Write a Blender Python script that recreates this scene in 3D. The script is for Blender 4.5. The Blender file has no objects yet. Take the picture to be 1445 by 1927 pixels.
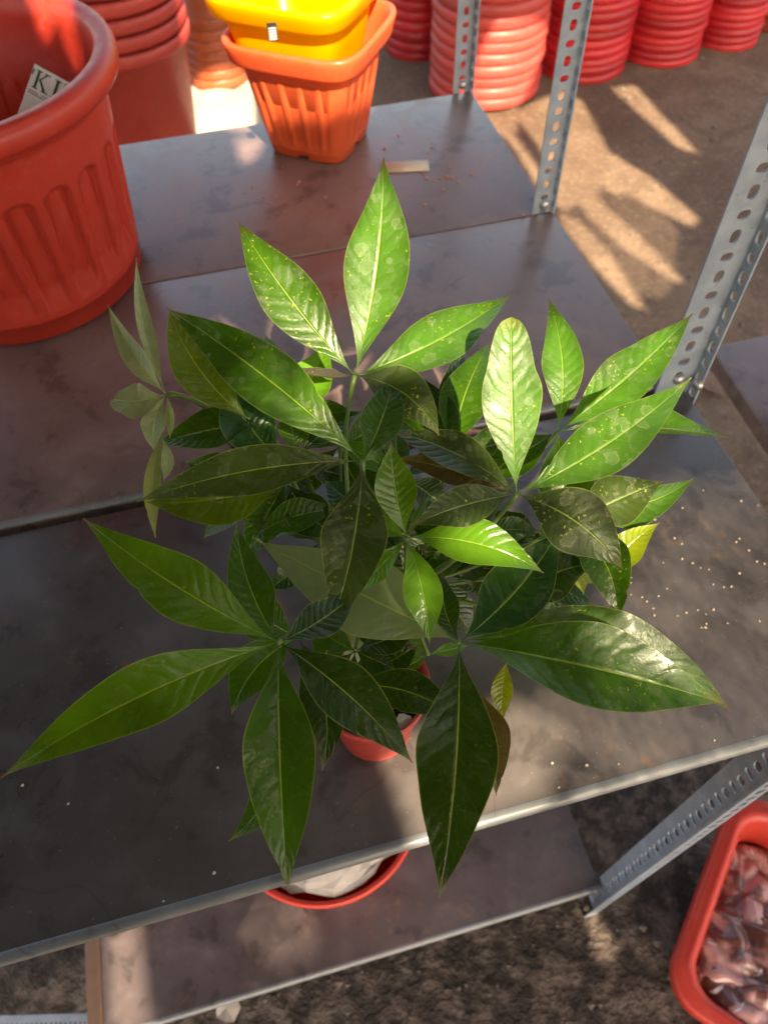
import bpy, math, random
from mathutils import Vector, Matrix, noise
random.seed(7)
R = math.radians
# ------------------------------------------------------------------ camera
F = 1450.0; CX, CY = 722.5, 963.5
PITCH, ROLL, YAW = R(54.84), R(-1.68), R(13.38)
ZC = 1.52                                   # camera height above the floor
cp, sp = math.cos(PITCH), math.sin(PITCH)
fwd = Vector((0, cp, -sp)); rt0 = Vector((1, 0, 0)); up0 = rt0.cross(fwd)
rt = math.cos(ROLL)*rt0 + math.sin(ROLL)*up0
up = -math.sin(ROLL)*rt0 + math.cos(ROLL)*up0
CAM = Vector((0, 0, ZC))
scene = bpy.context.scene
cd = bpy.data.cameras.new('camera'); cam = bpy.data.objects.new('camera', cd)
scene.collection.objects.link(cam); scene.camera = cam
m = Matrix((rt, up, -fwd)).transposed().to_4x4(); m.translation = CAM; cam.matrix_world = m
cd.sensor_fit = 'VERTICAL'; cd.sensor_height = 36; cd.lens = 36*F/1927
cd.clip_start = .02; cd.clip_end = 300
cd.dof.use_dof = True; cd.dof.focus_distance = .47; cd.dof.aperture_fstop = 9.5
# ------------------------------------------------------------------ light
SUN_AZ, SUN_EL = R(-70), R(46)
S = Vector((math.cos(SUN_AZ)*math.cos(SUN_EL), math.sin(SUN_AZ)*math.cos(SUN_EL), math.sin(SUN_EL)))
w = bpy.data.worlds.new('World'); scene.world = w; w.use_nodes = True
wn = w.node_tree; wn.nodes.clear()
sky = wn.nodes.new('ShaderNodeTexSky'); sky.sky_type = 'NISHITA'; sky.sun_disc = False
sky.sun_elevation = SUN_EL; sky.sun_rotation = R(90) - SUN_AZ
sky.air_density = 1.0; sky.dust_density = 3.0
bg = wn.nodes.new('ShaderNodeBackground'); bg.inputs[1].default_value = .145
wo = wn.nodes.new('ShaderNodeOutputWorld')
wn.links.new(sky.outputs[0], bg.inputs[0]); wn.links.new(bg.outputs[0], wo.inputs[0])
sl = bpy.data.lights.new('sun', 'SUN'); sl.energy = 5.0; sl.angle = R(.55); sl.color = (1, .93, .80)
so = bpy.data.objects.new('sun', sl); scene.collection.objects.link(so)
so.rotation_euler = S.to_track_quat('Z', 'Y').to_euler(); so.location = (0, 0, 5)
vs = scene.view_settings; vs.view_transform = 'Standard'; vs.look = 'None'; vs.exposure = 2.0; vs.gamma = 1
vs.use_white_balance = True; vs.white_balance_temperature = 8600; vs.white_balance_tint = 12
# ------------------------------------------------------------------ helpers
def ray(px, py): return fwd*F + rt*(px-CX) - up*(py-CY)
def P(px, py, d): return CAM + ray(px, py)*(d/F)                    # pixel + depth along the axis
def PZ(px, py, z):                                                  # pixel + height below the camera
    r = ray(px, py); return CAM + r*(z/r.z)
def W(a, b, z): return Vector((math.cos(YAW)*a - math.sin(YAW)*b, math.sin(YAW)*a + math.cos(YAW)*b, ZC+z))
def link(o): scene.collection.objects.link(o); return o
def meta(o, label=None, cat=None, group=None, kind=None):
    if label: o['label'] = label
    if cat: o['category'] = cat
    if group: o['group'] = group
    if kind: o['kind'] = kind
    return o
def mesh(name, V, Fc, mat, parent=None, loc=None, rotz=0, uvs=None, smooth=True):
    """V in world coordinates relative to loc (rotation about z applied after)."""
    me = bpy.data.meshes.new(name); me.from_pydata([tuple(v) for v in V], [], Fc)
    if uvs:
        l = me.uv_layers.new(name='UVMap')
        for lp in me.loops: l.data[lp.index].uv = uvs[lp.vertex_index]
    if smooth: me.polygons.foreach_set('use_smooth', [True]*len(me.polygons))
    me.materials.append(mat); me.update()
    o = link(bpy.data.objects.new(name, me))
    if loc is not None: o.location = loc
    o.rotation_euler.z = rotz
    if parent:
        o.parent = parent
    return o
def empty(name, loc, rz=0, **k):
    o = link(bpy.data.objects.new(name, None)); o.location = loc; o.rotation_euler.z = rz
    o.empty_display_size = .05
    return meta(o, **k)
def bevel(o, wd, seg=3):
    b = o.modifiers.new('bevel', 'BEVEL'); b.width = wd; b.segments = seg; b.limit_method = 'ANGLE'; return o
def solid(o, t, off=0):
    s = o.modifiers.new('solid', 'SOLIDIFY'); s.thickness = t; s.offset = off; return o
def boxv(x0, x1, y0, y1, z0, z1):
    V = [(x, y, z) for z in (z0, z1) for y in (y0, y1) for x in (x0, x1)]
    Fc = [(0, 2, 3, 1), (4, 5, 7, 6), (0, 1, 5, 4), (2, 6, 7, 3), (0, 4, 6, 2), (1, 3, 7, 5)]
    return V, Fc
def lathe(prof, n=72, f=None, cap=True):
    """prof: list of (r,z); f(theta,i,r,z)->(r,z) deformation"""
    V, Fc = [], []
    for i, (r, z) in enumerate(prof):
        for k in range(n):
            t = 2*math.pi*k/n; rr, zz = (r, z) if f is None else f(t, i, r, z)
            V.append((rr*math.cos(t), rr*math.sin(t), zz))
    for i in range(len(prof)-1):
        for k in range(n):
            a = i*n+k; b = i*n+(k+1) % n
            Fc.append((a, b, b+n, a+n))
    if cap:
        Fc.append(tuple((len(prof)-1)*n+k for k in range(n)))
    return V, Fc
def tube(pts, rad, n=8):
    V, Fc = [], []; pts = [Vector(p) for p in pts]; prev = None
    for i, p in enumerate(pts):
        t = (pts[min(i+1, len(pts)-1)] - pts[max(i-1, 0)]).normalized()
        a = t.cross(Vector((.3, .2, 1))) if prev is None else (prev - t*prev.dot(t))
        a.normalize(); prev = a; b = t.cross(a)
        r = rad(i/(len(pts)-1)) if callable(rad) else rad
        for k in range(n):
            q = 2*math.pi*k/n; V.append(p + (a*math.cos(q) + b*math.sin(q))*r)
    for i in range(len(pts)-1):
        for k in range(n):
            a = i*n+k; b = i*n+(k+1) % n; Fc.append((a, b, b+n, a+n))
    Fc.append(tuple(range(n))[::-1]); Fc.append(tuple((len(pts)-1)*n+k for k in range(n)))
    return V, Fc
# ------------------------------------------------------------------ materials
class NT:
    def __init__(s, name):
        s.m = bpy.data.materials.new(name); s.m.use_nodes = True; s.t = s.m.node_tree; s.t.nodes.clear()
        s.out = s.n('ShaderNodeOutputMaterial')
    def n(s, typ, **kw):
        x = s.t.nodes.new(typ)
        for k, v in kw.items(): setattr(x, k, v)
        return x
    def l(s, a, b): s.t.links.new(a, b)
    def math(s, op, a, b=None, c=None, clamp=False):
        x = s.n('ShaderNodeMath', operation=op); x.use_clamp = clamp
        for i, v in enumerate((a, b, c)):
            if v is None: continue
            if isinstance(v, (int, float)): x.inputs[i].default_value = v
            else: s.l(v, x.inputs[i])
        return x.outputs[0]
    def noise(s, vec, scale, detail=3, rough=.55, dist=0):
        x = s.n('ShaderNodeTexNoise'); x.inputs['Scale'].default_value = scale
        x.inputs['Detail'].default_value = detail; x.inputs['Roughness'].default_value = rough
        x.inputs['Distortion'].default_value = dist
        if vec is not None: s.l(vec, x.inputs['Vector'])
        return x.outputs['Fac']
    def ramp(s, fac, a, b, lo=0., hi=1.):
        x = s.n('ShaderNodeMapRange'); x.inputs[1].default_value = a; x.inputs[2].default_value = b
        x.inputs[3].default_value = lo; x.inputs[4].default_value = hi; x.interpolation_type = 'SMOOTHSTEP'
        s.l(fac, x.inputs[0]); return x.outputs[0]
    def mix(s, fac, a, b):
        x = s.n('ShaderNodeMix', data_type='RGBA')
        for i, v in ((0, fac), (6, a), (7, b)):
            if isinstance(v, (int, float)): x.inputs[i].default_value = v
            elif isinstance(v, tuple): x.inputs[i].default_value = (*v, 1)
            else: s.l(v, x.inputs[i])
        return x.outputs[2]
    def mapping(s, vec, scale=(1, 1, 1), rot=(0, 0, 0)):
        x = s.n('ShaderNodeMapping'); x.inputs['Scale'].default_value = scale; x.inputs['Rotation'].default_value = rot
        s.l(vec, x.inputs['Vector']); return x.outputs[0]
    def bsdf(s, col, rough, bump=None, bstr=.3, bdist=.002, **kw):
        x = s.n('ShaderNodeBsdfPrincipled')
        for k, v in (('Base Color', col), ('Roughness', rough)):
            if isinstance(v, tuple): x.inputs[k].default_value = (*v, 1)
            elif isinstance(v, (int, float)): x.inputs[k].default_value = v
            else: s.l(v, x.inputs[k])
        for k, v in kw.items():
            k = k.replace('_', ' ')
            if isinstance(v, (int, float)): x.inputs[k].default_value = v
            else: s.l(v, x.inputs[k])
        if bump is not None:
            b = s.n('ShaderNodeBump'); b.inputs['Strength'].default_value = bstr; b.inputs['Distance'].default_value = bdist
            s.l(bump, b.inputs['Height']); s.l(b.outputs[0], x.inputs['Normal'])
        return x.outputs[0]
    def coords(s, k='Object'): return s.n('ShaderNodeTexCoord').outputs[k]
    def done(s, sh): s.l(sh, s.out.inputs['Surface']); return s.m
    def geo(s): return s.n('ShaderNodeNewGeometry').outputs['Position']

def leaf_mat():
    n = NT('leaf_surface'); tc = n.n('ShaderNodeTexCoord'); oi = n.n('ShaderNodeObjectInfo')
    uv = n.n('ShaderNodeSeparateXYZ'); n.l(tc.outputs['UV'], uv.inputs[0])
    u, v = uv.outputs[0], uv.outputs[1]            # u along the midrib 0..1, v across -1..1
    av = n.math('ABSOLUTE', v)
    off = n.n('ShaderNodeVectorMath', operation='ADD')
    cmb = n.n('ShaderNodeCombineXYZ')
    for i in range(3): n.l(n.math('MULTIPLY', oi.outputs['Random'], 7.3+i*3.1), cmb.inputs[i])
    n.l(tc.outputs['Object'], off.inputs[0]); n.l(cmb.outputs[0], off.inputs[1]); pos = off.outputs[0]
    wob = n.math('MULTIPLY', n.math('SUBTRACT', n.noise(pos, 55, 2), .5), .11)
    # secondary veins bend towards the tip
    s_ = n.math('ADD', n.math('SUBTRACT', u, n.math('MULTIPLY', n.math('POWER', av, 1.25), .13)), wob)
    ph = n.math('FRACT', n.math('MULTIPLY', s_, 13.0))
    tri = n.math('ABSOLUTE', n.math('SUBTRACT', ph, .5))        # .5 at vein, 0 between
    vein = n.ramp(tri, .455, .5)
    quilt = n.ramp(tri, .5, .12)
    mid = n.ramp(av, .034, .010)
    midb = n.ramp(av, .085, .0)
    big = n.noise(pos, 26, 3); fine = n.noise(pos, 420, 3)
    dustp = n.ramp(n.noise(pos, 85, 4, .6, .6), .54, .62)
    spots = n.n('ShaderNodeTexVoronoi'); spots.feature = 'F1'; spots.inputs['Scale'].default_value = 115; n.l(pos, spots.inputs['Vector'])
    srnd = n.n('ShaderNodeSeparateColor'); n.l(spots.outputs['Color'], srnd.inputs[0])
    ringr = n.math('MULTIPLY', srnd.outputs[0], .38)
    drop = n.math('MULTIPLY', n.ramp(n.math('SUBTRACT', spots.outputs['Distance'], ringr), .04, .0), n.ramp(srnd.outputs[1], .80, .84))
    v2 = n.n('ShaderNodeTexVoronoi'); v2.inputs['Scale'].default_value = 98; n.l(pos, v2.inputs['Vector'])
    s2 = n.n('ShaderNodeSeparateColor'); n.l(v2.outputs['Color'], s2.inputs[0])
    dd = n.math('ADD', v2.outputs['Distance'], n.math('MULTIPLY', n.math('SUBTRACT', n.noise(pos, 150, 4), .5), 1.1))
    patch = n.math('MULTIPLY', n.ramp(dd, .48, .42), n.ramp(s2.outputs[2], .70, .74))
    rim = n.math('MULTIPLY', patch, n.ramp(dd, .30, .42))
    dust = oi.outputs['Alpha']
    base = oi.outputs['Color']
    hsv = n.n('ShaderNodeHueSaturation'); n.l(base, hsv.inputs['Color'])
    n.l(n.ramp(big, .25, .75, .80, 1.22), hsv.inputs['Value'])
    c = hsv.outputs[0]
    # yellowing towards the tip only slightly; drier edge
    tipy = n.math('MULTIPLY', n.ramp(u, .88, 1.0), .55)
    c = n.mix(tipy, c, (.17, .16, .02))
    c = n.mix(n.math('MULTIPLY', n.ramp(av, .955, 1.0), .5), c, (.30, .34, .09))
    c = n.mix(n.math('MULTIPLY', vein, .14), c, (.14, .24, .05))
    c = n.mix(n.math('MULTIPLY', dustp, n.math('MULTIPLY', dust, .16)), c, (.17, .19, .11))
    c = n.mix(n.math('MULTIPLY', patch, n.math('MULTIPLY', dust, .13)), c, (.22, .25, .14))
    c = n.mix(n.math('MULTIPLY', rim, n.math('MULTIPLY', dust, .13)), c, (.36, .38, .26))
    c = n.mix(n.math('MULTIPLY', drop, n.math('MULTIPLY', dust, .22)), c, (.30, .34, .24))
    speck = n.math('MULTIPLY', n.ramp(n.noise(pos, 430, 2), .64, .69), n.ramp(n.noise(pos, 34, 2), .50, .60))
    c = n.mix(n.math('MULTIPLY', speck, n.math('MULTIPLY', dust, .8)), c, (.42, .46, .04))
    c = n.mix(n.math('MULTIPLY', mid, n.ramp(u, 0, 1, .75, .45)), c, (.26, .38, .06))
    # rust on the youngest and oldest tips is geometry-independent wear
    wr = n.math('MULTIPLY', n.ramp(u, .965, .995), n.ramp(oi.outputs['Random'], .3, .5))
    c = n.mix(wr, c, (.22, .11, .05))
    h = n.math('ADD', n.math('MULTIPLY', quilt, .32), n.math('MULTIPLY', midb, -.9))
    h = n.math('ADD', h, n.math('MULTIPLY', n.noise(n.mapping(tc.outputs['UV'], (60, 7, 1)), 1, 2), .35))
    h = n.math('ADD', h, n.math('MULTIPLY', fine, .10))
    h = n.math('ADD', h, n.math('MULTIPLY', big, 1.3))
    rg = n.math('ADD', n.ramp(n.noise(pos, 90, 3), .3, .7, .25, .38), n.math('MULTIPLY', n.math('MAXIMUM', dustp, patch), n.math('MULTIPLY', dust, .2)))
    rg = n.math('ADD', rg, n.math('MULTIPLY', n.math('SUBTRACT', dust, .5), .22))
    sh = n.bsdf(c, rg, h, .45, .0010, Specular_IOR_Level=.5)
    tr = n.n('ShaderNodeBsdfTranslucent')
    hs = n.n('ShaderNodeHueSaturation'); hs.inputs['Hue'].default_value = .485; hs.inputs['Saturation'].default_value = 1.15
    hs.inputs['Value'].default_value = 2.6
    n.l(c, hs.inputs['Color']); n.l(hs.outputs[0], tr.inputs['Color'])
    mx = n.n('ShaderNodeMixShader'); mx.inputs[0].default_value = .36
    n.l(sh, mx.inputs[1]); n.l(tr.outputs[0], mx.inputs[2])
    return n.done(mx.outputs[0])
def stem_mat():
    n = NT('petiole_green'); p = n.coords()
    c = n.mix(n.noise(p, 60, 3), (.05, .115, .012), (.09, .15, .03))
    return n.done(n.bsdf(c, .45))
def bark_mat():
    n = NT('bark'); p = n.coords(); f = n.noise(n.mapping(p, (1, 1, .25)), 160, 4)
    c = n.mix(f, (.10, .07, .035), (.26, .20, .12))
    return n.done(n.bsdf(c, .8, f, .5, .001))
def board_mat(name, tint=(1, 1, 1), dirt=.5):
    n = NT(name); p = n.geo()
    a = n.noise(p, 4.5, 3, .5, .3); b = n.noise(p, 17, 6, .62, .35); f = n.noise(p, 300, 3); g = n.noise(p, 60, 5, .7)
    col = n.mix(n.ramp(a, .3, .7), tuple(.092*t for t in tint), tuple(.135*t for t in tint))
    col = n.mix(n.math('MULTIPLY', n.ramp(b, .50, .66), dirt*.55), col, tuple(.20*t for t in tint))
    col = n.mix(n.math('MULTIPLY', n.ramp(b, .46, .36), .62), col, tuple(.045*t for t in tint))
    # rust-brown grime settled in patches
    gr = n.math('MULTIPLY', n.ramp(g, .53, .66), n.ramp(n.noise(p, 8, 3), .50, .64))
    col = n.mix(n.math('MULTIPLY', gr, dirt), col, (.17, .095, .055))
    # short dark scuffs and hair scratches
    wv = n.n('ShaderNodeTexVoronoi'); wv.feature = 'DISTANCE_TO_EDGE'; wv.inputs['Scale'].default_value = 11
    nz = n.n('ShaderNodeTexNoise'); nz.inputs['Scale'].default_value = 9; nz.inputs['Detail'].default_value = 2; n.l(p, nz.inputs['Vector'])
    va = n.n('ShaderNodeVectorMath', operation='MULTIPLY_ADD'); n.l(nz.outputs['Color'], va.inputs[0]); va.inputs[1].default_value = (.16, .16, .16); n.l(p, va.inputs[2])
    n.l(va.outputs[0], wv.inputs['Vector'])
    sc = n.math('MULTIPLY', n.ramp(wv.outputs['Distance'], .018, .004), n.ramp(n.noise(p, 13, 2), .56, .64))
    col = n.mix(n.math('MULTIPLY', sc, .3), col, (.03, .027, .027))
    spk = n.ramp(n.noise(p, 420, 2), .71, .75)
    col = n.mix(n.math('MULTIPLY', spk, .5), col, (.33, .27, .22))
    rg = n.math('ADD', n.ramp(a, .3, .7, .26, .36), n.math('MULTIPLY', n.ramp(b, .48, .66), .14))
    hb = n.math('ADD', n.math('MULTIPLY', f, .25), n.math('MULTIPLY', n.noise(p, 9, 2), 2.0))
    return n.done(n.bsdf(col, rg, hb, .10, .001, Specular_IOR_Level=.55, Coat_Weight=.15, Coat_Roughness=.25))
def steel_mat():
    n = NT('grey_painted_steel'); p = n.coords()
    a = n.noise(p, 40, 4); b = n.noise(p, 9, 3)
    col = n.mix(n.ramp(a, .35, .7), (.24, .29, .35), (.32, .375, .44))
    col = n.mix(n.math('MULTIPLY', n.ramp(n.noise(p, 130, 4), .66, .72), .7), col, (.16, .09, .05))
    return n.done(n.bsdf(col, n.ramp(b, .3, .7, .34, .5), a, .1, .001, Metallic=.15))
def plastic_mat(name, col, col2=None, rough=.38, tr=.25, dusty=.25):
    n = NT(name); p = n.coords(); a = n.noise(p, 9, 4); s = n.noise(p, 90, 4, .7)
    c = n.mix(n.ramp(a, .3, .7), col, col2 or tuple(x*.85 for x in col))
    oi = n.n('ShaderNodeObjectInfo'); hv = n.n('ShaderNodeHueSaturation'); n.l(c, hv.inputs['Color']); n.l(n.ramp(oi.outputs['Random'], 0, 1, .78, 1.15), hv.inputs['Value']); c = hv.outputs[0]
    c = n.mix(n.math('MULTIPLY', n.ramp(s, .5, .72), dusty), c, tuple(min(1, x*.5+.22) for x in col))
    sh = n.bsdf(c, n.ramp(s, .3, .7, rough-.05, rough+.14), s, .08, .001)
    t = n.n('ShaderNodeBsdfTranslucent'); n.l(c, t.inputs[0])
    mx = n.n('ShaderNodeMixShader'); mx.inputs[0].default_value = tr
    n.l(sh, mx.inputs[1]); n.l(t.outputs[0], mx.inputs[2])
    return n.done(mx.outputs[0])
def floor_mat():
    n = NT('earth_floor'); p = n.geo()
    a = n.noise(p, 1.7, 5, .6, .4); b = n.noise(p, 9, 6, .68, .3); f = n.noise(p, 60, 5, .7); g = n.noise(p, 24, 4, .65)
    c = n.mix(n.ramp(a, .35, .65), (.100, .060, .038), (.172, .114, .076))
    c = n.mix(n.math('MULTIPLY', n.ramp(b, .45, .65), .6), c, (.085, .055, .038))
    c = n.mix(n.math('MULTIPLY', n.ramp(f, .52, .7), .45), c, (.33, .25, .18))
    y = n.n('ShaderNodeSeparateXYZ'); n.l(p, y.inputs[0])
    near = n.ramp(n.math('ADD', y.outputs[1], n.math('MULTIPLY', a, .6)), 1.35, .75)      # rough, darker earth towards the rack's foot
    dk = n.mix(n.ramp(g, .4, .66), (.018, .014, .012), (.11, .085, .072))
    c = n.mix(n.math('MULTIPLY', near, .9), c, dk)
    h = n.math('ADD', n.math('MULTIPLY', b, 1.0), n.math('MULTIPLY', f, .5))
    h = n.math('ADD', h, n.math('MULTIPLY', n.math('MULTIPLY', g, near), 2.2))
    return n.done(n.bsdf(c, .8, h, .9, .012, Specular_IOR_Level=.3))
def soil_mat():
    n = NT('potting_soil'); p = n.coords(); a = n.noise(p, 130, 5, .7)
    c = n.mix(n.ramp(a, .4, .65), (.012, .008, .006), (.07, .045, .03))
    return n.done(n.bsdf(c, .85, a, 1, .004))
def simple(name, col, rough=.6, **k):
    n = NT(name); p = n.coords(); a = n.noise(p, 60, 4)
    c = n.mix(n.ramp(a, .3, .7), tuple(x*.85 for x in col), col)
    return n.done(n.bsdf(c, rough, a, .15, .001, **k))
M = dict(leaf=leaf_mat(), stem=stem_mat(), bark=bark_mat(),
         board=board_mat('brown_grey_board', (1.50, 1.0, .92)), board_shaded=board_mat('shaded_near_board', (.64, .555, .54)), board_dark=board_mat('lower_board', (.58, .45, .46), .7),  # near board is the same board toned down for the shade on it
         steel=steel_mat(), lip=board_mat('highlit_lip_metal', (1.4, 1.5, 1.55), .2), floor=floor_mat(), soil=soil_mat(),  # lip is paler than the boards to carry its rounded-edge highlight
         red=plastic_mat('red_clay_plastic', (.74, .062, .038), (.68, .052, .032), .34, .16, .10),
         stack=plastic_mat('red_plastic', (.54, .020, .024), (.47, .015, .020), .34, .12, .10),
         salmon=plastic_mat('faded_red_plastic', (.60, .065, .05), None, .42, .15, .18),
         terracotta=plastic_mat('terracotta_plastic', (.42, .085, .03), None, .4, .1),
         orange=plastic_mat('orange_plastic', (.72, .125, .045), (.66, .10, .035), .33, .34, .12),
         yellow=plastic_mat('yellow_plastic', (.95, .56, .02), (.92, .50, .015), .3, .5, .03),
         white=simple('white_card', (.75, .75, .72), .5), green=simple('dark_green_print', (.03, .09, .03), .5),
         black=simple('black_print', (.02, .02, .02), .5), bolt=simple('zinc_bolt', (.5, .5, .5), .35, Metallic=.8),
         grain=simple('pale_grain', (.50, .40, .29), .4), redgrain=simple('red_grain', (.55, .2, .15), .4),
         blocker=simple('unseen_blocker', (.10, .11, .10), .9), paper=simple('crumpled_paper', (.42, .37, .33), .6),  # first entry colours the two added, unseen light blockers
         stone=simple('pale_stone', (.62, .50, .38), .7), wood=simple('reddish_wood', (.16, .085, .055), .7),
         bark2=simple('pale_sack', (.36, .32, .26), .8))
# ------------------------------------------------------------------ ground
ZF = -ZC
def ground():
    V, Fc = [], []
    xs = [-60, -20, -8, -4] + [-3+i*.06 for i in range(101)] + [4, 8, 20, 60]
    ys = [-40, -10, -3] + [-.6+i*.06 for i in range(101)] + [7, 10, 25, 80]
    for y in ys:
        for x in xs:
            z = 0
            if -3 <= x <= 3 and -.6 <= y <= 5.4:
                z = .012*noise.noise((x*2.2, y*2.2, 0)) + .004*noise.noise((x*9, y*9, 3))
                if y < 1.1: z += .010*noise.noise((x*24, y*24, 5))*(1.1-y)
            V.append((x, y, z))
    nx = len(xs)
    for j in range(len(ys)-1):
        for i in range(nx-1):
            a = j*nx+i; Fc.append((a, a+1, a+1+nx, a+nx))
    meta(mesh('ground', V, Fc, M['floor']), kind='structure')
ground()
# ------------------------------------------------------------------ racks
ZS = -.62                                    # shelf height relative to the camera
K = .62/.6
def board(name, a0, a1, b0, b1, z, th, mat, parent, bv=.006):
    """a folded sheet-metal shelf: flat top, rolled edge and down-turned sides"""
    c = W((a0+a1)/2, b0, z-th)
    V, Fc = boxv(-(a1-a0)/2, (a1-a0)/2, 0, b1-b0, 0, th)
    Fc = [f for f in Fc if f != (0, 2, 3, 1)]
    o = mesh(name, V, Fc, mat, None, c, YAW, smooth=True)
    bevel(o, bv, 4); o.parent = parent
    return o
def slotted(name, parent, a, b, z0, z1, dira, dirb, wd=.038, th=.0022, pitch=.022, alt=True, wb=None):
    """L-shaped slotted angle standing at (a,b): flanges run from the corner by dira along a and dirb along b"""
    V, Fc = [], []
    def flange(ax, sgn, wd):
        n = int((z1-z0)/pitch); NS = 16; big = pitch/.022
        for i in range(n):
            zc = pitch*(i+.5); hw = wd/2; hz = pitch/2
            horiz = (i % 2 == 0) if alt else False
            ex, ez = (.0064*big, .0050*big) if horiz else (.0050*big, .0074*big)
            ex = min(ex, hw*.5)
            b0 = len(V); pts = []
            for k in range(NS):
                t = 2*math.pi*(k+.5)/NS; ct, st = math.cos(t), math.sin(t)
                q = 1/max(abs(ct), abs(st))
                pts.append(((hw*ct*q), hz*st*q, ex*math.copysign(abs(ct)**.75, ct), ez*math.copysign(abs(st)**.75, st)))
            for (X, Z, x, z) in pts:
                for (p, r) in ((X, Z), (x, z)):
                    u = sgn*(hw+p); V.append((u, 0, zc+r) if ax == 0 else (0, u, zc+r))
            for k in range(NS):
                a0 = b0+2*k; a1 = b0+2*((k+1) % NS); Fc.append((a0, a1, a1+1, a0+1))
            # corner filler
            def cor(sx, sz):
                u = sgn*(hw+sx*hw); V.append((u, 0, zc+sz*hz) if ax == 0 else (0, u, zc+sz*hz)); return len(V)-1
            cs = {(1, 1): (1, 2), (-1, 1): (5, 6), (-1, -1): (9, 10), (1, -1): (13, 14)}
            for kk, (p, q) in cs.items():
                Fc.append((b0+2*p, cor(*kk), b0+2*q))
    flange(0, dira, wd); flange(1, dirb, wb or wd)
    o = mesh(name, V, Fc, M['steel'], None, W(a, b, z0), YAW, smooth=False)
    solid(o, th, 0); o.parent = parent
    return o
def bolt(a, b, z, ax, parent, rz=0):
    V, Fc = lathe([(.0001, .0055), (.004, .005), (.0065, .003), (.007, 0), (.007, -.001)], 12, cap=False)
    o = mesh('bolt', V, Fc, M['bolt'], None, W(a, b, z), 0)
    d = (W(a, b-1, z)-W(a, b, z)) if ax == 1 else (W(a-1, b, z)-W(a, b, z))
    o.rotation_euler = d.to_track_quat('Z', 'Y').to_euler(); o.parent = parent
def lip(a0, a1, b, z, r, parent):
    pts = [(x, 0, 0) for x in (a0, a0+.002, a1-.002, a1)]
    c = W(0, b, z-r*.90)
    V, Fc = tube(pts, r, 20)
    o = mesh('rolled_lip', V, Fc, M['lip'], None, c, YAW); o.parent = parent
AL, AR = -.43, .415
S1 = (.8455, 1.180); S2 = (.513, .8432); S3 = (.128, .502)
r1 = empty('shelf_rack', (0, 0, 0), label='farthest brown shelf carrying the square orange pots, below the back slotted posts', cat='shelf rack', group='slotted steel shelf racks')
r2 = empty('shelf_rack', (0, 0, 0), label='middle brown shelf with the big red fluted pot, ending at a rolled grey lip', cat='shelf rack', group='slotted steel shelf racks')
r3 = empty('shelf_rack', (0, 0, 0), label='nearest shelf rack with the green plant on top and a lower shelf showing beneath', cat='shelf rack', group='slotted steel shelf racks')
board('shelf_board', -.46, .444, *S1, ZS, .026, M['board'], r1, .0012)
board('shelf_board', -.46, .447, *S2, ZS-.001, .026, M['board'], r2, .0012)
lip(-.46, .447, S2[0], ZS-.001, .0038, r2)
board('shelf_board', -.46, .466, *S3, ZS-.008, .028, M['board_shaded'], r3, .0012)
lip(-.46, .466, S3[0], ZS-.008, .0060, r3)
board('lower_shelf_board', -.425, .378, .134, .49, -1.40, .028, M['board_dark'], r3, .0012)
lip(-.425, .378, .134, -1.40, .006, r3)
V, Fc = boxv(-.012, .012, 0, .35, 0, .05); es = mesh('edge_strip', V, Fc, M['wood'], None, W(-.438, .134, -1.45), YAW); bevel(es, .002, 2); es.parent = r3
slotted('post', r1, .442, S1[1]+.003, ZF, .3, -1, -1, .028, pitch=.019, wb=.015)
slotted('post', r2, .446, S2[1]+.004, ZF, .4, -1, -1, .028, pitch=.019, wb=.008)
slotted('post', r3, .474, S3[1]+.004, ZF, .4, -1, -1, .042, wb=.017)
slotted('post', r3, .386, .108, ZF, ZS-.03, -1, 1, .022, pitch=.022, wb=.040)
bolt(.470, .490, ZS+.012, 0, r3); bolt(.455, S3[1]+.0025, ZS+.010, 1, r3); bolt(.433, S2[1]+.0025, ZS+.012, 1, r2); bolt(.429, S1[1]+.0015, ZS+.012, 1, r1)
# side rails below the near shelf and neighbour rack
rr = empty('neighbour_rack', W(.6, .5, ZF), label='grey shelf board of the neighbouring rack at the right edge of the photo', cat='shelf rack')
def quadboard(name, pts, z, th, mat, parent, bv=.004):
    p = [PZ(x, y, z) for x, y in pts]; c = sum(p, Vector())/len(p); n = len(p)
    V = [q-c for q in p] + [q-c-Vector((0, 0, th)) for q in p]
    Fc = [tuple(range(n))[::-1], tuple(range(n, 2*n))] + [(i, (i+1) % n, n+(i+1) % n, n+i) for i in range(n)]
    o = mesh(name, V, Fc, mat, None, c-(parent.location if parent else Vector()), 0)
    bevel(o, bv, 3); o.parent = parent; return o
quadboard('shelf_board', [(1336, 652), (1700, 575), (1900, 1000), (1560, 985)], -.95, .035, M['board'], rr)
for px, py in ((1700, 600), (1560, 960)):
    q = PZ(px, py, -.99)
    V, Fc = boxv(-.018, .018, -.018, .018, -(q.z), 0)
    o = mesh('post', V, Fc, M['steel'], None, q-rr.location, YAW); o.parent = rr
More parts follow.
